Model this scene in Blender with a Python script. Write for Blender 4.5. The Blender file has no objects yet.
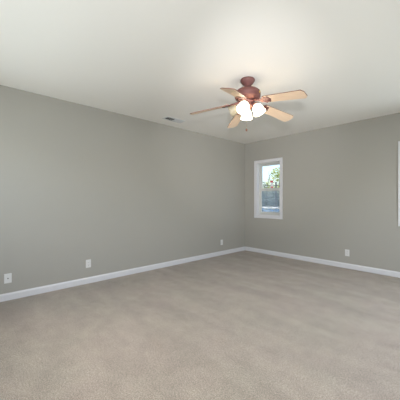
import bpy, bmesh, math, random
from mathutils import Vector, Matrix
C = bpy.context.scene.collection
S = bpy.context.scene
PI = math.pi

# ---------------------------------------------------------------- camera, light, exposure
# the room: wall_left is the plane x=0, wall_right the plane y=0 (both as the photo shows them), they meet at the origin
F, HZ, CAM_H = 255.0, 200.5, 1.214
CX, CY = 3.870, -5.031                    # where the photographer stands
UX, UY = .6748, -.7380                    # room x axis seen from the camera (right, forward)
ROOM_X, ROOM_Y, H = 4.30, -5.45, 2.60
WT = .15
YAW = math.atan2(-UY, UX)                 # turns camera axes into room axes


def cam2room(r, d, z=0.0):
    """right and forward metres from the camera -> room coordinates"""
    return Vector((CX + r * UX + d * UY, CY - r * UY + d * UX, z))


def at_depth(px, py, d):
    return cam2room((px - 200) / F * d, d, CAM_H - (py - HZ) / F * d)


cam = bpy.data.objects.new('camera', bpy.data.cameras.new('camera'))
C.objects.link(cam)
cam.location = (CX, CY, CAM_H)
cam.rotation_euler = (PI / 2, 0, YAW)
cam.data.sensor_width = 36
cam.data.lens = 36 * F / 400
cam.data.shift_y = .5 / 400
cam.data.clip_start = .02
S.camera = cam

world = bpy.data.worlds.new('sky'); S.world = world
world.use_nodes = True
nt = world.node_tree
sky = nt.nodes.new('ShaderNodeTexSky')
sky.sky_type = 'NISHITA'; sky.sun_disc = False
sky.sun_elevation = math.radians(48); sky.sun_rotation = math.radians(200)
sky.air_density = 1.0; sky.dust_density = 3.0; sky.ozone_density = 1.0
nt.links.new(sky.outputs[0], nt.nodes['Background'].inputs[0])
nt.nodes['Background'].inputs[1].default_value = .42

sun = bpy.data.objects.new('sun', bpy.data.lights.new('sun', 'SUN'))
C.objects.link(sun)
sun.data.energy = 3.2; sun.data.angle = math.radians(.6); sun.data.color = (1, .95, .86)
sun.rotation_euler = (math.radians(6), math.radians(-46), 0)

# the photographer's flash, a little above the lens: it throws the blades' shadows on the ceiling
flash = bpy.data.objects.new('flash', bpy.data.lights.new('flash', 'POINT'))
C.objects.link(flash)
flash.location = cam2room(.04, -.02, 1.55)
flash.data.energy = 44; flash.data.shadow_soft_size = .03; flash.data.color = (.97, .98, 1.0)

beam = bpy.data.objects.new('flash_beam', bpy.data.lights.new('flash_beam', 'SPOT'))   # added spot beside the flash, strengthens the blade shadows
C.objects.link(beam)
beam.location = flash.location
beam.data.energy = 350; beam.data.shadow_soft_size = .03; beam.data.color = (.98, .98, 1.0)
beam.data.spot_size = math.radians(46); beam.data.spot_blend = 1.0
beam.rotation_euler = (cam2room(.95, 5.0, 2.35) - beam.location).to_track_quat('-Z', 'Y').to_euler()

S.view_settings.view_transform = 'Standard'
S.view_settings.look = 'None'
S.view_settings.gamma = 1
S.view_settings.use_curve_mapping = False
S.view_settings.exposure = 0.0
S.cycles.max_bounces = 14
S.cycles.diffuse_bounces = 8
S.cycles.transparent_max_bounces = 16
S.cycles.sample_clamp_indirect = 6
S.cycles.use_denoising = True


def window_portal(name, loc, rot, sx, sy):
    o = bpy.data.objects.new(name, bpy.data.lights.new(name, 'AREA'))
    C.objects.link(o)
    o.location = loc; o.rotation_euler = rot
    o.data.shape = 'RECTANGLE'; o.data.size = sx; o.data.size_y = sy
    o.data.cycles.is_portal = True
    return o


# openings in wall_right (x0, x1, z0, z1) and two unseen ones added to let in fill light
W1 = (.345, .952, .868, 2.085)
W2 = (3.072, 3.732, .868, 2.085)
W3 = (-3.85, -.65, .12, 2.05)            # y0, y1, z0, z1 in wall_near, unseen opening added for its light
W4 = (.35, 2.75, .60, 2.15)               # x0, x1, z0, z1 in wall_back, unseen opening added for its light
backlight = window_portal('daylight_fill', ((W4[0] + W4[1]) / 2, ROOM_Y - WT - .30, (W4[2] + W4[3]) / 2), (PI / 2, 0, 0), 2.4, 1.7)
backlight.data.cycles.is_portal = False
backlight.data.energy = 73; backlight.data.color = (.90, .96, 1.0)  # lamp added outside the unseen back window to even the room light
window_portal('sky_portal', ((W1[0] + W1[1]) / 2, WT + .02, (W1[2] + W1[3]) / 2), (PI / 2, 0, PI), .6, 1.2).rotation_euler = (-PI / 2, 0, 0)
skylight = window_portal('daylight_fill', ((W2[0] + W2[1]) / 2, WT + .35, (W2[2] + W2[3]) / 2 + .2), (-PI / 2 + math.radians(14), 0, 0), 1.0, 1.5)
skylight.data.cycles.is_portal = False       # daylight through the window cut off by the right edge of the photograph
skylight.data.energy = 30; skylight.data.color = (.84, .93, 1.0)
daylight_fill = window_portal('daylight_fill', (ROOM_X + WT + .45, (W3[0] + W3[1]) / 2, (W3[2] + W3[3]) / 2 + .45), (0, PI / 2 - math.radians(22), 0), 2.0, 3.3)
daylight_fill.data.cycles.is_portal = False       # daylight lamp added outside the unseen window in wall_near
daylight_fill.data.energy = 138; daylight_fill.data.color = (.95, .98, 1.0)


# ---------------------------------------------------------------- materials
def mat(name, col, rough=.6, metal=0.0, spec=.5, noise=None, bump=None, sub=0.0, emit=None):
    """col linear rgb; noise=(scale, colour, lo, hi) mottles it; bump=(scale, strength, distance)"""
    m = bpy.data.materials.new(name); m.use_nodes = True
    n = m.node_tree.nodes; l = m.node_tree.links
    b = n['Principled BSDF']
    b.inputs['Base Color'].default_value = (*col, 1)
    b.inputs['Roughness'].default_value = rough
    b.inputs['Metallic'].default_value = metal
    b.inputs['Specular IOR Level'].default_value = spec
    tc = n.new('ShaderNodeTexCoord')
    if noise:
        t = n.new('ShaderNodeTexNoise'); t.inputs['Scale'].default_value = noise[0]; t.inputs['Detail'].default_value = 6
        l.new(tc.outputs['Object'], t.inputs['Vector'])
        r = n.new('ShaderNodeMapRange'); r.inputs[1].default_value = noise[2]; r.inputs[2].default_value = noise[3]
        l.new(t.outputs['Fac'], r.inputs[0])
        x = n.new('ShaderNodeMix'); x.data_type = 'RGBA'
        x.inputs[6].default_value = (*col, 1); x.inputs[7].default_value = (*noise[1], 1)
        l.new(r.outputs[0], x.inputs[0]); l.new(x.outputs[2], b.inputs['Base Color'])
    if bump:
        t = n.new('ShaderNodeTexNoise'); t.inputs['Scale'].default_value = bump[0]; t.inputs['Detail'].default_value = 4
        l.new(tc.outputs['Object'], t.inputs['Vector'])
        bp = n.new('ShaderNodeBump'); bp.inputs['Strength'].default_value = bump[1]; bp.inputs['Distance'].default_value = bump[2]
        l.new(t.outputs['Fac'], bp.inputs['Height']); l.new(bp.outputs[0], b.inputs['Normal'])
    if emit:
        b.inputs['Emission Color'].default_value = (*emit[0], 1); b.inputs['Emission Strength'].default_value = emit[1]
    return m


M = {}
def leafy(name, c1, c2):
    m = mat(name, c1, .55, noise=(2.2, c2, .35, .65))
    n = m.node_tree.nodes; l = m.node_tree.links; b = n['Principled BSDF']
    tl = n.new('ShaderNodeBsdfTranslucent'); tl.inputs[0].default_value = (*c2, 1)
    mx = n.new('ShaderNodeMixShader'); mx.inputs[0].default_value = .3
    l.new(b.outputs[0], mx.inputs[1]); l.new(tl.outputs[0], mx.inputs[2]); l.new(mx.outputs[0], n['Material Output'].inputs[0])
    return m


M['wall'] = mat('greige_wall_paint', (.360, .343, .309), .75, spec=.25, bump=(130, .12, .004))
M['ceiling'] = mat('white_ceiling_paint', (.83, .80, .755), .85, spec=.2, bump=(90, .15, .005))
M['trim'] = mat('white_semigloss_trim', (.63, .62, .64), .35, bump=(30, .02, .002))
M['vinyl'] = mat('white_window_vinyl', (.55, .55, .53), .4, bump=(60, .02, .001))
M['plate'] = mat('white_outlet_plastic', (.66, .65, .64), .35, bump=(80, .01, .001))
M['slot'] = mat('dark_slots', (.05, .048, .045), .6)
M['steel'] = mat('coax_metal', (.12, .11, .10), .35, 1.0)
M['bronze'] = mat('reddish_bronze', (.145, .058, .052), .5, .25, noise=(14, (.13, .045, .038), .4, .7))
M['edge'] = mat('dark_blade_edge', (.14, .05, .03), .5)
M['brass'] = mat('brass', (.55, .36, .10), .3, 1.0)
M['yellow'] = mat('yellow_sticker', (.75, .50, .06), .5)
M['vent'] = mat('white_enamel_vent', (.62, .62, .62), .45)
M['duct_shade'] = mat('duct_shade_paint', (.05, .045, .025), .8)  # shade behind the vent slats put into the colour
M['red'] = leafy('red_sticker', (.85, .13, .13), (.98, .20, .20))
M['white'] = leafy('white_sticker', (.85, .85, .88), (.95, .95, .98))
M['bark'] = mat('bark', (.16, .12, .09), .9, noise=(12, (.08, .06, .045), .4, .6), bump=(25, .5, .02))
M['fence'] = mat('weathered_dark_wood', (.10, .11, .13), .8, noise=(9, (.06, .07, .08), .4, .6))
M['grass'] = mat('lawn', (.10, .14, .05), .9, noise=(3, (.16, .17, .08), .4, .6), bump=(40, .6, .05))
M['bluewall'] = mat('pale_blue_paint', (.20, .40, .80), .6, noise=(1.3, (.32, .50, .84), .45, .6))
M['whitecap'] = mat('white_coping', (.9, .9, .92), .6)


def blade_wood():
    m = mat('pale_maple_veneer', (.60, .42, .26), .42)
    n = m.node_tree.nodes; l = m.node_tree.links; b = n['Principled BSDF']
    tc = n.new('ShaderNodeTexCoord'); mp = n.new('ShaderNodeMapping'); mp.inputs['Scale'].default_value = (3, 45, 45)
    t = n.new('ShaderNodeTexNoise'); t.inputs['Scale'].default_value = 2.0; t.inputs['Detail'].default_value = 5
    r = n.new('ShaderNodeValToRGB')
    r.color_ramp.elements[0].position = .3; r.color_ramp.elements[0].color = (.68, .49, .34, 1)
    r.color_ramp.elements[1].position = .7; r.color_ramp.elements[1].color = (.78, .60, .44, 1)
    l.new(tc.outputs['Object'], mp.inputs[0]); l.new(mp.outputs[0], t.inputs['Vector'])
    l.new(t.outputs['Fac'], r.inputs[0]); l.new(r.outputs[0], b.inputs['Base Color'])
    return m


M['blade'] = blade_wood()


def carpet():
    m = bpy.data.materials.new('beige_cut_pile_carpet'); m.use_nodes = True
    n = m.node_tree.nodes; l = m.node_tree.links; b = n['Principled BSDF']
    b.inputs['Roughness'].default_value = .95; b.inputs['Specular IOR Level'].default_value = .1
    b.inputs['Sheen Weight'].default_value = .15; b.inputs['Sheen Roughness'].default_value = .6
    tc = n.new('ShaderNodeTexCoord')

    def noise(scale, detail, rot=0, sc=(1, 1, 1), rough=.55):
        mp = n.new('ShaderNodeMapping'); mp.inputs['Scale'].default_value = sc; mp.inputs['Rotation'].default_value = (0, 0, rot)
        t = n.new('ShaderNodeTexNoise'); t.inputs['Scale'].default_value = scale
        t.inputs['Detail'].default_value = detail; t.inputs['Roughness'].default_value = rough
        l.new(tc.outputs['Object'], mp.inputs[0]); l.new(mp.outputs[0], t.inputs['Vector'])
        return t.outputs['Fac']

    def mul(a, bb, lo, hi, f0=.3, f1=.7):
        r = n.new('ShaderNodeMapRange'); r.inputs[1].default_value = f0; r.inputs[2].default_value = f1
        r.inputs[3].default_value = lo; r.inputs[4].default_value = hi
        l.new(bb, r.inputs[0])
        if a is None: return r.outputs[0]
        x = n.new('ShaderNodeMath'); x.operation = 'MULTIPLY'
        l.new(a, x.inputs[0]); l.new(r.outputs[0], x.inputs[1])
        return x.outputs[0]
    # strokes left by the vacuum cleaner lay the pile two ways; fine fibres on top
    v = mul(None, noise(1.3, 1, math.radians(4), (.75, 3.2, 1)), .96, 1.04, .42, .58)
    v = mul(v, noise(1.3, 1, math.radians(-14), (.6, 2.6, 1)), .965, 1.035, .42, .58)
    v = mul(v, noise(1.4, 4), .96, 1.04)
    v = mul(v, noise(7, 4, rough=.7), .92, 1.08, .35, .65)
    v = mul(v, noise(85, 3, rough=.75), .80, 1.20, .38, .62)
    v = mul(v, noise(240, 2, rough=.8), .50, 1.50, .36, .64)
    hue = mul(None, noise(1.6, 2), 0, 1, .35, .65)
    x = n.new('ShaderNodeMix'); x.data_type = 'RGBA'
    x.inputs[6].default_value = (.330, .286, .238, 1); x.inputs[7].default_value = (.340, .284, .242, 1)
    l.new(hue, x.inputs[0])
    y = n.new('ShaderNodeVectorMath'); y.operation = 'SCALE'
    l.new(x.outputs[2], y.inputs[0]); l.new(v, y.inputs['Scale'])
    l.new(y.outputs[0], b.inputs['Base Color'])
    bp = n.new('ShaderNodeBump'); bp.inputs['Strength'].default_value = .5; bp.inputs['Distance'].default_value = .012
    l.new(noise(160, 3, rough=.7), bp.inputs['Height']); l.new(bp.outputs[0], b.inputs['Normal'])
    return m


M['carpet'] = carpet()


def glass():
    m = bpy.data.materials.new('window_glass'); m.use_nodes = True
    n = m.node_tree.nodes; l = m.node_tree.links
    n.remove(n['Principled BSDF'])
    tr = n.new('ShaderNodeBsdfTransparent'); tr.inputs[0].default_value = (.95, .97, .97, 1)
    gl = n.new('ShaderNodeBsdfGlossy'); gl.inputs['Roughness'].default_value = .02
    fr = n.new('ShaderNodeFresnel'); fr.inputs[0].default_value = 1.45
    mx = n.new('ShaderNodeMixShader')
    ge = n.new('ShaderNodeNewGeometry')               # only the outer faces of the sheet reflect, not its inside
    sb = n.new('ShaderNodeMath'); sb.operation = 'SUBTRACT'; sb.use_clamp = True
    l.new(fr.outputs[0], sb.inputs[0]); l.new(ge.outputs['Backfacing'], sb.inputs[1])
    l.new(sb.outputs[0], mx.inputs[0]); l.new(tr.outputs[0], mx.inputs[1]); l.new(gl.outputs[0], mx.inputs[2])
    l.new(mx.outputs[0], n['Material Output'].inputs[0])
    return m


M['glass'] = glass()


def screen():
    m = bpy.data.materials.new('grey_insect_mesh'); m.use_nodes = True
    n = m.node_tree.nodes; l = m.node_tree.links
    n.remove(n['Principled BSDF'])
    tr = n.new('ShaderNodeBsdfTransparent')
    di = n.new('ShaderNodeBsdfDiffuse'); di.inputs[0].default_value = (.48, .56, .68, 1)
    mx = n.new('ShaderNodeMixShader'); mx.inputs[0].default_value = .34
    l.new(tr.outputs[0], mx.inputs[1]); l.new(di.outputs[0], mx.inputs[2])
    l.new(mx.outputs[0], n['Material Output'].inputs[0])
    return m


M['screen'] = screen()


def shade_glass(name, strength):
    m = bpy.data.materials.new(name); m.use_nodes = True
    n = m.node_tree.nodes; l = m.node_tree.links
    b = n['Principled BSDF']
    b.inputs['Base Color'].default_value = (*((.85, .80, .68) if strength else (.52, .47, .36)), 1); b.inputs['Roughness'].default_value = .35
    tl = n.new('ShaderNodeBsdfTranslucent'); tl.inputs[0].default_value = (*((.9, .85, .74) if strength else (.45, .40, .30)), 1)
    mx = n.new('ShaderNodeMixShader'); mx.inputs[0].default_value = .5
    l.new(b.outputs[0], mx.inputs[1]); l.new(tl.outputs[0], mx.inputs[2])
    l.new(mx.outputs[0], n['Material Output'].inputs[0])
    if strength:
        b.inputs['Emission Color'].default_value = (1, .92, .78, 1); b.inputs['Emission Strength'].default_value = strength
    return m


M['shade_lit'] = shade_glass('lit_frosted_glass', 6.0)
M['shade_dim'] = shade_glass('darkened_frosted_glass', 0.0)  # unlit copy of the shade glass, coloured darker to look less lit
M['bulb'] = mat('glowing_bulb', (1, .95, .85), .4, emit=((1, .90, .74), 60))
M['bulb_off'] = mat('white_bulb', (.85, .83, .78), .3)


M['leaf_light'] = leafy('yellow_green_leaves', (.30, .38, .08), (.48, .52, .14))
M['leaf_dark'] = leafy('dark_green_leaves', (.10, .15, .12), (.24, .29, .24))
M['leaf_grey'] = leafy('grey_green_leaves', (.24, .30, .31), (.42, .48, .46))


# ---------------------------------------------------------------- mesh helpers
def obj(name, bm, m, parent=None, smooth=False, loc=None, rot=None):
    me = bpy.data.meshes.new(name)
    bmesh.ops.recalc_face_normals(bm, faces=bm.faces)
    bm.to_mesh(me); bm.free()
    for x in (m if isinstance(m, (list, tuple)) else [m]): me.materials.append(x)
    if smooth:
        for p in me.polygons: p.use_smooth = True
    o = bpy.data.objects.new(name, me); C.objects.link(o)
    if parent: o.parent = parent
    if loc is not None: o.location = loc
    if rot is not None: o.rotation_euler = rot
    return o


def empty(name, loc=(0, 0, 0), rot=(0, 0, 0), parent=None):
    o = bpy.data.objects.new(name, None); C.objects.link(o)
    o.empty_display_size = .1
    o.location = loc; o.rotation_euler = rot
    if parent: o.parent = parent
    return o


def tag(o, label=None, cat=None, group=None, kind=None):
    if label: o['label'] = label
    if cat: o['category'] = cat
    if group: o['group'] = group
    if kind: o['kind'] = kind
    return o


def box(bm, a, b, bevel=0.0, seg=2, mtx=None, mi=0):
    a, b = Vector(a), Vector(b)
    c, d = (a + b) / 2, b - a
    r = bmesh.ops.create_cube(bm, size=1, matrix=Matrix.Translation(c) @ Matrix.Diagonal((abs(d.x), abs(d.y), abs(d.z), 1)))
    vs = r['verts']
    if bevel:
        es = {e for v in vs for e in v.link_edges}
        q = bmesh.ops.bevel(bm, geom=list(es), offset=bevel, segments=seg, affect='EDGES', profile=.5)
        vs = list({v for f in q['faces'] for v in f.verts} | {v for v in vs if v.is_valid})
        seen = set(vs); stack = list(vs)
        while stack:
            v = stack.pop()
            for e in v.link_edges:
                w = e.other_vert(v)
                if w not in seen: seen.add(w); stack.append(w)
        vs = list(seen)
    if mtx is not None: bmesh.ops.transform(bm, matrix=mtx, verts=vs)
    if mi:
        for f in {f for v in vs for f in v.link_faces}: f.material_index = mi
    return vs


def lathe(bm, prof, n=32, mtx=None, cap=True):
    """prof: (radius, z) from one end to the other"""
    rings = []
    for r, z in prof:
        rings.append([bm.verts.new((r * math.cos(2 * PI * k / n), r * math.sin(2 * PI * k / n), z)) for k in range(n)])
    for A, B in zip(rings, rings[1:]):
        for k in range(n):
            bm.faces.new((A[k], A[(k + 1) % n], B[(k + 1) % n], B[k]))
    if cap:
        bm.faces.new(rings[0]); bm.faces.new(rings[-1])
    vs = [v for R in rings for v in R]
    if mtx is not None: bmesh.ops.transform(bm, matrix=mtx, verts=vs)
    return vs


def tube(bm, pts, rad, n=10):
    pts = [Vector(p) for p in pts]
    rads = rad if isinstance(rad, (list, tuple)) else [rad] * len(pts)
    rings = []; ref = None
    for i, p in enumerate(pts):
        t = (pts[min(i + 1, len(pts) - 1)] - pts[max(i - 1, 0)]).normalized()
        if ref is None: ref = t.orthogonal().normalized()
        ref = (ref - t * ref.dot(t)).normalized()
        s = t.cross(ref)
        rings.append([bm.verts.new(p + (ref * math.cos(2 * PI * k / n) + s * math.sin(2 * PI * k / n)) * rads[i]) for k in range(n)])
    for A, B in zip(rings, rings[1:]):
        for k in range(n):
            bm.faces.new((A[k], A[(k + 1) % n], B[(k + 1) % n], B[k]))
    bm.faces.new(rings[0]); bm.faces.new(rings[-1])


def prism(bm, outline, z0, z1, mi_side=0):
    lo = [bm.verts.new((x, y, z0)) for x, y in outline]
    hi = [bm.verts.new((x, y, z1)) for x, y in outline]
    bm.faces.new(lo[::-1]); bm.faces.new(hi)
    n = len(lo)
    for k in range(n):
        f = bm.faces.new((lo[k], lo[(k + 1) % n], hi[(k + 1) % n], hi[k])); f.material_index = mi_side
    return lo + hi


def struct(name, bm, m, parent=None):
    o = obj(name, bm, m, parent)
    if parent is None: o['kind'] = 'structure'
    return o


# ---------------------------------------------------------------- room shell
bm = bmesh.new(); box(bm, (-WT, ROOM_Y - WT, -.35), (ROOM_X + WT, WT, 0)); struct('floor', bm, M['carpet'])
bm = bmesh.new(); box(bm, (-WT, ROOM_Y - WT, H), (ROOM_X + WT, WT, H + .12)); struct('ceiling', bm, M['ceiling'])
bm = bmesh.new(); box(bm, (-WT, ROOM_Y - WT, 0), (0, WT, H)); struct('wall_left', bm, M['wall'])


def wall_with_holes(name, length, holes, mtx):
    """a slab in local x (0..length), y (0..WT outwards), z with rectangular openings"""
    bm = bmesh.new()
    xs = sorted({0, length} | {h[0] for h in holes} | {h[1] for h in holes})
    zs = sorted({0, H} | {h[2] for h in holes} | {h[3] for h in holes})
    solid = lambda i, j: 0 <= i < len(xs) - 1 and 0 <= j < len(zs) - 1 and not any(
        h[0] <= xs[i] and xs[i + 1] <= h[1] and h[2] <= zs[j] and zs[j + 1] <= h[3] for h in holes)
    g = {}
    def v(i, j, k):
        if (i, j, k) not in g: g[i, j, k] = bm.verts.new((xs[i], k * WT, zs[j]))
        return g[i, j, k]
    for i in range(len(xs) - 1):
        for j in range(len(zs) - 1):
            if not solid(i, j): continue
            for k in (0, 1): bm.faces.new((v(i, j, k), v(i + 1, j, k), v(i + 1, j + 1, k), v(i, j + 1, k)))
            for di, dj, p, q in ((-1, 0, (0, 0), (0, 1)), (1, 0, (1, 0), (1, 1)), (0, -1, (0, 0), (1, 0)), (0, 1, (0, 1), (1, 1))):
                if not solid(i + di, j + dj):
                    bm.faces.new((v(i + p[0], j + p[1], 0), v(i + q[0], j + q[1], 0), v(i + q[0], j + q[1], 1), v(i + p[0], j + p[1], 1)))
    bmesh.ops.transform(bm, matrix=mtx, verts=bm.verts)
    return struct(name, bm, M['wall'])


wall_with_holes('wall_right', ROOM_X, [W1, W2], Matrix())
back_m = Matrix.Translation((ROOM_X, ROOM_Y, 0)) @ Matrix.Rotation(PI, 4, 'Z')
wall_with_holes('wall_back', ROOM_X, [(ROOM_X - W4[1], ROOM_X - W4[0], W4[2], W4[3])], back_m)
near_m = Matrix.Translation((ROOM_X, 0, 0)) @ Matrix.Rotation(-PI / 2, 4, 'Z')       # local x runs along -y, local y along +x
wall_with_holes('wall_near', -ROOM_Y + 0, [(-W3[1], -W3[0], W3[2], W3[3])], near_m)


def baseboard(name, length, mtx):
    """profiled board: flat face with a rounded top, standing 14 mm off the wall"""
    prof = [(0, 0), (-.014, 0), (-.014, .064), (-.0125, .072), (-.009, .078), (-.0065, .084), (-.004, .088), (0, .088)]
    bm = bmesh.new()
    A = [bm.verts.new((0, y, z)) for y, z in prof]; B = [bm.verts.new((length, y, z)) for y, z in prof]
    for k in range(len(prof)):
        j = (k + 1) % len(prof); bm.faces.new((A[k], A[j], B[j], B[k]))
    bm.faces.new(A); bm.faces.new(B)
    bmesh.ops.transform(bm, matrix=mtx, verts=bm.verts)
    return struct(name, bm, M['trim'])


R = lambda a: Matrix.Rotation(a, 4, 'Z')
T = lambda *p: Matrix.Translation(p)
baseboard('baseboard_right', ROOM_X, Matrix())
baseboard('baseboard_left', -ROOM_Y - .014, T(0, ROOM_Y, 0) @ R(PI / 2))
baseboard('baseboard_near', -ROOM_Y - .014, T(ROOM_X, -.014, 0) @ R(-PI / 2))
baseboard('baseboard_back', ROOM_X - .028, T(ROOM_X - .014, ROOM_Y, 0) @ R(PI))


# ---------------------------------------------------------------- windows (single hung, white vinyl)
def frame_ring(bm, x0, x1, z0, z1, w, y0, y1, wt=None, wb=None, bev=.003):
    wt = w if wt is None else wt; wb = w if wb is None else wb
    box(bm, (x0, y0, z0), (x0 + w, y1, z1), bev)
    box(bm, (x1 - w, y0, z0), (x1, y1, z1), bev)
    box(bm, (x0 + w, y0, z1 - wt), (x1 - w, y1, z1), bev)
    box(bm, (x0 + w, y0, z0), (x1 - w, y1, z0 + wb), bev)


def window(name, hole, mtx, seen=True):
    x0, x1, z0, z1 = hole
    root = empty(name); root['kind'] = 'structure'
    root.matrix_world = mtx
    zm = (z0 + z1) / 2 - .010
    bm = bmesh.new()                                                # flat casing around the opening, with a raised outer bead
    c = .060
    frame_ring(bm, x0 - c, x1 + c, z0 - c, z1 + c, c + .004, -.016, -.0005, bev=.004)
    frame_ring(bm, x0 - c, x1 + c, z0 - c, z1 + c, .014, -.021, -.015, bev=.003)
    obj('casing', bm, M['trim'], root)
    bm = bmesh.new(); frame_ring(bm, x0, x1, z0, z1, .012, .0, .085, bev=.001)     # jamb lining the reveal
    obj('jamb', bm, M['trim'], root)
    bm = bmesh.new(); frame_ring(bm, x0 + .002, x1 - .002, z0 + .002, z1 - .002, .034, .085, WT, bev=.003)
    obj('window_frame', bm, M['vinyl'], root)
    a, b = x0 + .034, x1 - .034
    up = bmesh.new(); frame_ring(up, a, b, zm - .032, z1 - .034, .032, .118, .142, wb=.064)
    up = obj('upper_sash', up, M['vinyl'], root)
    bm = bmesh.new(); box(bm, (a + .027, .128, zm + .028), (b - .027, .132, z1 - .062)); obj('glass_pane', bm, M['glass'], up)
    lo = bmesh.new(); frame_ring(lo, a, b, z0 + .034, zm + .034, .036, .090, .116, wb=.050, wt=.066)
    lo = obj('lower_sash', lo, M['vinyl'], root)
    bm = bmesh.new(); box(bm, (a + .030, .101, z0 + .078), (b - .030, .105, zm - .028)); obj('glass_pane', bm, M['glass'], lo)
    bm = bmesh.new()                                                # cam lock on the meeting rail
    xm = (a + b) / 2
    box(bm, (xm - .028, .094, zm + .034), (xm + .028, .114, zm + .042), .002)
    lathe(bm, [(.011, 0), (.011, .008), (.008, .012)], 14, T(xm, .104, zm + .042))
    box(bm, (xm - .004, .078, zm + .044), (xm + .006, .104, zm + .052), .002)
    obj('sash_lock', bm, M['vinyl'], lo)
    bm = bmesh.new(); box(bm, (a + .004, .1445, z0 + .040), (b - .004, .1455, zm)); obj('insect_screen', bm, M['screen'], root)
    return root, up, zm


w1, w1_up, zm = window('window_1', W1, Matrix())
p = (W1[0] + W1[1]) / 2 + .018
st = bmesh.new(); box(st, (p - .030, .1268, zm + .036), (p + .030, .1278, zm + .200))
st = obj('sticker', st, M['white'], w1_up)
st['label'] = 'white sticker with red ends on the upper pane'
bm = bmesh.new()
box(bm, (p - .037, .1258, zm + .034), (p + .037, .1268, zm + .066)); box(bm, (p - .037, .1258, zm + .160), (p + .037, .1268, zm + .202))
obj('red_band', bm, M['red'], st)
window('window_2', W2, Matrix())
window('added_window_4', (ROOM_X - W4[1], ROOM_X - W4[0], W4[2], W4[3]), back_m)  # out of view, added to bring fill light from the back
window('added_window_3', (-W3[1], -W3[0], W3[2], W3[3]), near_m)  # out of view, added to bring fill light from the side


# ---------------------------------------------------------------- wall plates
def wall_spot(wall, px, py):
    r = (px - 200) / F
    if wall == 'left':
        # corner in camera axes, running back along the left wall
        c0 = Vector((-CX * UX + -CY * -UY, -CX * UY + -CY * UX))
        e = Vector((UY, -UX))
    else:
        c0 = Vector((-CX * UX + -CY * -UY, -CX * UY + -CY * UX)); e = Vector((UX, UY))
    s = (r * c0.y - c0.x) / (e.x - r * e.y)
    d = c0.y + s * e.y
    z = CAM_H - (py - HZ) / F * d
    return (Vector((0, -s, z)), PI / 2) if wall == 'left' else (Vector((s, 0, z)), 0)


def plate_base(name, wall, px, py, label, cat, w=.072, h=.117):
    loc, rz = wall_spot(wall, px, py)
    root = empty(name, loc, (0, 0, rz))          # local -y points into the room
    tag(root, label, cat)
    bm = bmesh.new(); box(bm, (-w / 2, -.0062, -h / 2), (w / 2, -.0002, h / 2), .0028, 3)
    obj('cover_plate', bm, M['plate'], root)
    return root


def screw(root, x, z):
    bm = bmesh.new()
    lathe(bm, [(.0034, 0), (.0034, .0008), (.002, .0014)], 12, T(x, -.0060, z) @ Matrix.Rotation(PI / 2, 4, 'X'))
    obj('screw', bm, M['plate'], root, True)


def duplex(wall, px, py, label):
    root = plate_base('power_outlet', wall, px, py, label, 'outlet')
    for sz in (-1, 1):
        bm = bmesh.new()
        n = 24
        pts = []
        for k in range(n):
            a = 2 * PI * k / n
            pts.append((max(-.0165, min(.0165, .0185 * math.cos(a))), max(-.0135, min(.0135, .0165 * math.sin(a)))))
        vs = prism(bm, pts, 0, .0022)
        bmesh.ops.transform(bm, matrix=T(0, -.0060, sz * .0195) @ Matrix.Rotation(PI / 2, 4, 'X'), verts=vs)
        f = obj('receptacle', bm, M['plate'], root)
        bm = bmesh.new()
        box(bm, (-.0075, -.0086, sz * .0195 - .001), (-.0052, -.0080, sz * .0195 + .008))
        box(bm, (.0052, -.0086, sz * .0195 - .000), (.0075, -.0080, sz * .0195 + .007))
        lathe(bm, [(.0028, 0), (.0028, .0006)], 12, T(0, -.0080, sz * .0195 - .007) @ Matrix.Rotation(PI / 2, 4, 'X'))
        obj('slots', bm, M['slot'], f)
    screw(root, 0, 0)
    return root


duplex('left', 88.3, 263.6, 'white power outlet low on the left wall, between the cable plate and the corner')
duplex('left', 221.6, 242.3, 'small white power outlet on the left wall nearest the far corner')
duplex('right', 347.3, 252.8, 'white power outlet low on the right-hand wall between the two windows')
root = plate_base('cable_plate', 'left', 7.9, 278.3, 'white wall plate with one dark cable socket, low at far left of left wall', 'wall plate', .074, .116)
bm = bmesh.new()
RX = Matrix.Rotation(PI / 2, 4, 'X')
lathe(bm, [(.0078, 0), (.0078, .003)], 6, T(0, -.0060, 0) @ RX)
lathe(bm, [(.0048, .003), (.0048, .011), (.0035, .0115)], 16, T(0, -.0060, 0) @ RX)
obj('coax_socket', bm, M['steel'], root)['label'] = 'dark metal cable socket'
screw(root, 0, .042); screw(root, 0, -.042)

# ---------------------------------------------------------------- ceiling register
VX0, VX1, VY0, VY1 = .265, .425, -2.60, -2.225
root = empty('ceiling_vent', ((VX0 + VX1) / 2, (VY0 + VY1) / 2, H))
tag(root, 'white slatted air vent in the ceiling, left of the fan', 'vent')
hx, hy = (VX1 - VX0) / 2, (VY1 - VY0) / 2
bm = bmesh.new()
fw = .022
for a, b in (((-hx, -hy), (-hx + fw, hy)), ((hx - fw, -hy), (hx, hy)), ((-hx + fw, -hy), (hx - fw, -hy + fw)), ((-hx + fw, hy - fw), (hx - fw, hy))):
    box(bm, (*a, -.010), (*b, -.0003), .002)
box(bm, (-hx + fw, -.004, -.012), (hx - fw, .004, -.002))
obj('vent_frame', bm, M['vent'], root)
bm = bmesh.new(); box(bm, (-hx + fw - .002, -hy + fw - .002, -.0022), (hx - fw + .002, hy - fw + .002, -.0004)); obj('duct_shade_sheet', bm, M['duct_shade'], root)  # dark sheet imitating the shade behind the slats
NS = 9
for k in range(NS):
    for side in (-1, 1):
        y = side * (.012 + (hy - fw - .018) * (k + .5) / NS)
        bm = bmesh.new()
        ang = math.radians(32 if side < 0 else -58)
        m4 = T(0, y, -.0095) @ Matrix.Rotation(ang, 4, 'X')
        box(bm, (-hx + fw, -.0065, -.0005), (hx - fw, .0065, .0005), mtx=m4)
        obj('slat', bm, M['vent'], root)
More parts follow.
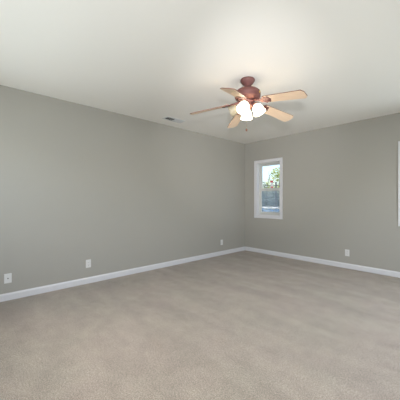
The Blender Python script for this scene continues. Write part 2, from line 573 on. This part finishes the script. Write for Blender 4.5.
bm = bmesh.new(); tube(bm, [(hx - fw - .01, .0, -.012), (hx - fw - .012, -.004, -.026)], .0025, 8); obj('damper_lever', bm, M['vent'], root)

# ---------------------------------------------------------------- ceiling fan
FR, FD = .545, 2.92
fan = empty('ceiling_fan', cam2room(FR, FD, H), (0, 0, YAW))
tag(fan, 'five-blade ceiling fan with reddish bronze motor, maple blades and four bell shades', 'ceiling fan')
zz = lambda z: z - H
bm = bmesh.new()
lathe(bm, [(.076, zz(H) - .0004), (.082, zz(2.592)), (.082, zz(2.580)), (.077, zz(2.572)), (.066, zz(2.556)), (.052, zz(2.540)), (.040, zz(2.528)), (.034, zz(2.518)), (.030, zz(2.514))], 40)
obj('canopy', bm, M['bronze'], fan, True)
bm = bmesh.new(); lathe(bm, [(.024, zz(2.53)), (.022, zz(2.50)), (.034, zz(2.492)), (.040, zz(2.478))], 28); obj('downrod', bm, M['bronze'], fan, True)
bm = bmesh.new()
lathe(bm, [(.040, zz(2.486)), (.085, zz(2.481)), (.122, zz(2.470)), (.141, zz(2.452)), (.146, zz(2.436)), (.146, zz(2.408)), (.141, zz(2.400)),
           (.145, zz(2.394)), (.136, zz(2.380)), (.108, zz(2.366)), (.075, zz(2.350))], 48)
motor = obj('motor_housing', bm, M['bronze'], fan, True)
bm = bmesh.new(); lathe(bm, [(.012, 0), (.012, .0012)], 16, Matrix.Rotation(math.radians(-36), 4, 'Z') @ T(.1455, 0, zz(2.424)) @ Matrix.Rotation(PI / 2, 4, 'Y'))
obj('sticker', bm, M['yellow'], motor)['label'] = 'small round yellow sticker'
bm = bmesh.new()
lathe(bm, [(.075, zz(2.353)), (.080, zz(2.342)), (.072, zz(2.326)), (.058, zz(2.322)), (.062, zz(2.314)), (.062, zz(2.286)), (.050, zz(2.268)), (.024, zz(2.258)), (.012, zz(2.248)), (.006, zz(2.234))], 36)
obj('light_fitter', bm, M['bronze'], fan, True)

DROOP = math.radians(9.5)
PITCH = math.radians(13)
R_TIP, R_IN = .668, .205
PH0 = -45.3
for k in range(5):
    a = math.radians(PH0 + 72 * k)
    # each iron is modelled along +x and turned about the fan's axis
    m_iron = Matrix.Rotation(a, 4, 'Z') @ T(.07, 0, zz(2.338)) @ Matrix.Rotation(DROOP, 4, 'Y')
    bm = bmesh.new()
    # stem from the motor, opening into a scrolled three-lobed plate that screws to the blade
    tube(bm, [(0, 0, .004), (.05, 0, .006), (.10, 0, -.002), (.14, 0, -.006)], [.013, .012, .011, .010], 10)
    pts = []
    for q in range(41):
        t = q / 40; x = .105 + .125 * t
        w = .030 + .026 * math.sin(PI * min(1, t * 1.05)) ** 1 + .008 * math.cos(5 * PI * t)
        w *= max(0.25, min(1, (1.02 - t) * 6)) * max(.35, min(1, t * 5 + .3))
        pts.append((x, w))
    outline = pts + [(x, -w) for x, w in pts[::-1]]
    vs = prism(bm, outline, -.009, -.003)
    bmesh.ops.transform(bm, matrix=T(.12, 0, -.006) @ Matrix.Rotation(-PITCH, 4, 'X') @ T(-.12, 0, .006), verts=vs)
    for s in (-1, 1):
        P = [(.105 + .02 * math.cos(u) * (1 - u / 9), s * (.030 + .02 * math.sin(u) * (1 - u / 9)), -.010) for u in [i * .5 for i in range(11)]]
        tube(bm, P, .0055, 8)
    for sx, sy in ((.150, .03), (.150, -.03), (.205, 0)):
        lathe(bm, [(.006, 0), (.006, .003), (.003, .005)], 10, T(.12, 0, -.006) @ Matrix.Rotation(-PITCH, 4, 'X') @ T(sx - .12, sy, -.003) @ Matrix.Rotation(PI, 4, 'X'))
    iron = obj('blade_iron', bm, M['bronze'], fan)
    iron.matrix_local = m_iron
    bm = bmesh.new()
    x0, x1 = R_IN - .07, (R_TIP - .07) / math.cos(DROOP)
    w0, w1_ = .062, .074
    ch = .035
    ol = [(x0 + .01, -w0 + .012), (x0 + .022, -w0), (x1 - .026, -w1_), (x1, -w1_ + .034),
          (x1, w1_ - .034), (x1 - .026, w1_), (x0 + .022, w0), (x0 + .01, w0 - .012)]
    vs = prism(bm, ol, -.003, .004, 1)
    bmesh.ops.transform(bm, matrix=T(.12, 0, -.006) @ Matrix.Rotation(-PITCH, 4, 'X') @ T(-.12, 0, .006), verts=vs)
    obj('blade', bm, [M['blade'], M['edge']], iron)

# light kit: four arms, each with a bell shade and a bulb
for k, (deg, lit, tilt) in enumerate(((-118, True, 38), (-32, True, 25), (84, True, 36), (160, False, 66))):
    a = math.radians(deg)
    bm = bmesh.new()
    P = []
    for q in range(9):
        t = q / 8
        P.append((.045 + .050 * t, 0, zz(2.302) + .016 * math.sin(PI * t) - .002 * t))
    tube(bm, P, [.012, .0105, .0095, .009, .009, .009, .0095, .011, .013], 10)
    end = Vector((.092, 0, zz(2.302)))
    hm = T(*end) @ Matrix.Rotation(PI - math.radians(tilt), 4, 'Y')    # local +z: shade axis, outwards and down
    lathe(bm, [(.012, -.012), (.022, -.006), (.026, .004), (.027, .018), (.024, .022)], 24, hm)
    arm = obj('lamp_arm', bm, M['bronze'], fan, True, rot=(0, 0, a))
    bm = bmesh.new()
    outer = [(.024, .012), (.030, .020), (.046, .034), (.056, .054), (.060, .076), (.062, .096), (.065, .110), (.072, .121)]
    inner = [(r - .0028, z + (.001 if i else 0)) for i, (r, z) in enumerate(outer)][::-1]
    lathe(bm, outer + inner, 36, hm, cap=False)
    sh = obj('lamp_shade', bm, M['shade_lit'] if lit else M['shade_dim'], arm, True)
    if not lit: sh['label'] = 'cream bell shade, duller than the glowing ones'
    bm = bmesh.new()
    lathe(bm, [(.012, .020), (.013, .036), (.020, .050), (.028, .066), (.030, .080), (.025, .094), (.014, .103), (.003, .106)], 24, hm)
    obj('bulb', bm, M['bulb'] if lit else M['bulb_off'], arm, True)
bm = bmesh.new()
for q in range(53):
    bmesh.ops.create_uvsphere(bm, u_segments=6, v_segments=4, radius=.0013, matrix=T(-.012, .0, zz(2.250) - .004 * q))
ch = obj('pull_chain', bm, M['brass'], fan, True)
bm = bmesh.new(); lathe(bm, [(.003, zz(2.040)), (.0075, zz(2.032)), (.009, zz(2.022)), (.0075, zz(2.010)), (.002, zz(2.004))], 16, T(-.012, 0, 0)); obj('pull_knob', bm, M['edge'], ch, True)

# ---------------------------------------------------------------- outside the windows
GZ = -.35
bm = bmesh.new(); box(bm, (-60, -60, GZ - .2), (40, 70, GZ)); o = struct('ground', bm, M['grass'])


def plant(name, loc, trunk_h, trunk_r, crowns, leaves, size, m, label, cat, group=None, seed=0, branches=0):
    """crowns: (dx, dy, z, rx, rz) blobs filled with small folded leaves"""
    rnd = random.Random(seed)
    root = empty(name, loc); tag(root, label, cat, group)
    bm = bmesh.new()
    tube(bm, [(0, 0, -.05), (.03, .02, trunk_h * .35), (-.02, .03, trunk_h * .7), (0, 0, trunk_h)], [trunk_r, trunk_r * .85, trunk_r * .7, trunk_r * .5], 10)
    for (dx, dy, z, rx, rz) in crowns:
        tube(bm, [(0, 0, trunk_h * .6), (dx * .5, dy * .5, (trunk_h * .7 + z) / 2), (dx, dy, z)], [trunk_r * .5, trunk_r * .35, trunk_r * .12], 7)
    obj('trunk', bm, M['bark'], root, True)
    bm = bmesh.new()
    tot = sum(c[3] * c[3] * c[4] for c in crowns)
    for (dx, dy, z, rx, rz) in crowns:
        for i in range(int(leaves * rx * rx * rz / tot)):
            while True:
                v = Vector((rnd.uniform(-1, 1), rnd.uniform(-1, 1), rnd.uniform(-1, 1)))
                if .3 < v.length < 1: break
            p = Vector((dx + v.x * rx, dy + v.y * rx, max(.03, z + v.z * rz)))
            s = size * rnd.uniform(.6, 1.3)
            q = Matrix.Translation(p) @ Matrix.Rotation(rnd.uniform(0, 6.3), 4, 'Z') @ Matrix.Rotation(rnd.uniform(-1.2, 1.2), 4, 'X')
            L = [bm.verts.new(q @ Vector(c)) for c in ((-s, 0, 0), (0, -s * .4, s * .1), (s, 0, 0), (0, s * .4, s * .1))]
            bm.faces.new(L)
    obj('foliage', bm, m, root)
    return root


def gp(px, d):
    """point on the ground seen in column px at forward distance d"""
    v = cam2room((px - 200) / F * d, d, GZ); return v


# band of pale blue wall with a white coping, below eye level
A, B = gp(255, 15.0), gp(290, 13.0)
dirv = (B - A); L = dirv.length; ang = math.atan2(dirv.y, dirv.x)
lw = empty('low_wall', A, (0, 0, ang)); tag(lw, 'low pale blue garden wall with white coping beyond the far window', 'wall')
zt = CAM_H - (207.0 - HZ) / F * 14 - GZ
bm = bmesh.new(); box(bm, (-1.5, 0, 0), (L + 6, .2, zt - .09)); obj('wall_face', bm, M['bluewall'], lw)
bm = bmesh.new(); box(bm, (-1.55, -.05, zt - .09), (L + 6.05, .25, zt), .01); obj('coping', bm, M['whitecap'], lw)

# open metal fence further back: slim posts and two rails
A, B = gp(255, 17.0), gp(300, 15.6)
dirv = B - A; L = dirv.length; ang = math.atan2(dirv.y, dirv.x)
fe = empty('garden_fence', A, (0, 0, ang)); tag(fe, 'dark open metal garden fence of slim posts and rails behind the pale blue wall', 'fence')
fh = CAM_H - (181.8 - HZ) / F * 16.2 - GZ
step = L * (276.6 - 255) / 45.0
for i in range(0, 3):
    bm = bmesh.new(); x = step * i - .03; box(bm, (x, 0, 0), (x + .085, .085, fh), .006); obj('fence_post', bm, M['fence'], fe)
for z in (fh - .25, .9):
    bm = bmesh.new(); box(bm, (-.03, .02, z), (step * 2 + .05, .05, z + .035), .004); obj('rail', bm, M['fence'], fe)

GREY, DARK, LIGHT = M['leaf_grey'], M['leaf_dark'], M['leaf_light']
top = lambda py, d: CAM_H - (py - HZ) / F * d - GZ
def bush(px, d, py_top, w, m, n, size, label, seed):
    h = top(py_top, d)
    return plant('shrub', gp(px, d), h * .5, .04, [(0, 0, h * .55, w, h * .47), (w * .35, .1, h * .4, w * .8, h * .38)], n, size, m, label, 'shrub', seed=seed)
bush(260.5, 13.0, 206.9, .36, DARK, 800, .06, 'dark green shrub before the pale blue wall, left in the far window', 1)
bush(269.5, 11.6, 207.3, .36, GREY, 800, .06, 'grey-green shrub before the pale blue wall, middle of the far window', 2)
bush(278.5, 10.0, 207.0, .32, DARK, 800, .06, 'dark green shrub before the pale blue wall, right in the far window', 3)
def tree(px, d, py_top, w, m, n, size, label, seed):
    h = top(py_top, d)
    return plant('tree', gp(px, d), h * .6, .05, [(0, 0, h * .70, w, h * .29), (.1 * w, 0, h * .36, w, h * .33)], n, size, m, label, 'tree', seed=seed)
tree(259.6, 18.8, 188.5, .40, GREY, 1700, .08, 'dense grey-green tree behind the fence, leftmost in the lower sash', 4)
tree(266.5, 20.6, 191.0, .56, DARK, 1900, .08, 'dense dark tree behind the fence, left of the middle of the lower sash', 5)
tree(272.6, 18.2, 189.8, .42, GREY, 1700, .08, 'grey-green tree behind the fence, right of the middle of the lower sash', 6)
tree(279.8, 20.8, 190.0, .50, DARK, 1900, .08, 'dense dark tree behind the fence, rightmost in the lower sash', 10)
tree(262.5, 25, 180.5, .85, DARK, 1300, .10, 'dark green tree rising behind the grey ones, left in the upper sash', 7)
tree(272.0, 27.5, 177.5, .85, LIGHT, 1100, .10, 'pale green young tree behind the grey ones, middle of the upper sash', 8)
plant('tree', gp(279.6, 23.6), 3.4, .09, [(0, 0, top(174, 23.6), .8, .7), (.3, .2, top(181, 23.6), .7, .9)], 900, .11, LIGHT, 'taller yellow-green tree at right of the upper sash', 'tree', seed=9)
# bare leaning stem that arches over
root = empty('bare_sapling', gp(266.5, 17)); tag(root, 'thin bare grey stem arching up to the right in the upper sash', 'sapling')
bm = bmesh.new()
zr = lambda py: CAM_H - (py - HZ) / F * 17 - GZ
pxm = 17 / F
tube(bm, [(0, 0, -.05), (.02, .02, zr(188)), (.10, .1, zr(180)), (.14, .13, zr(176)), (.22, .2, zr(174)), (.33, .3, zr(173.3))], [.024, .02, .018, .016, .014, .009], 8)
obj('stem', bm, M['fence'], root, True)
bm = bmesh.new()
tube(bm, [(.10, .1, zr(180)), (.18, .15, zr(177)), (.24, .16, zr(176.5))], [.013, .01, .005], 7)
tube(bm, [(.14, .13, zr(176)), (.10, .12, zr(173)), (.13, .1, zr(171))], [.011, .008, .004], 7)
obj('twigs', bm, M['fence'], root, True)
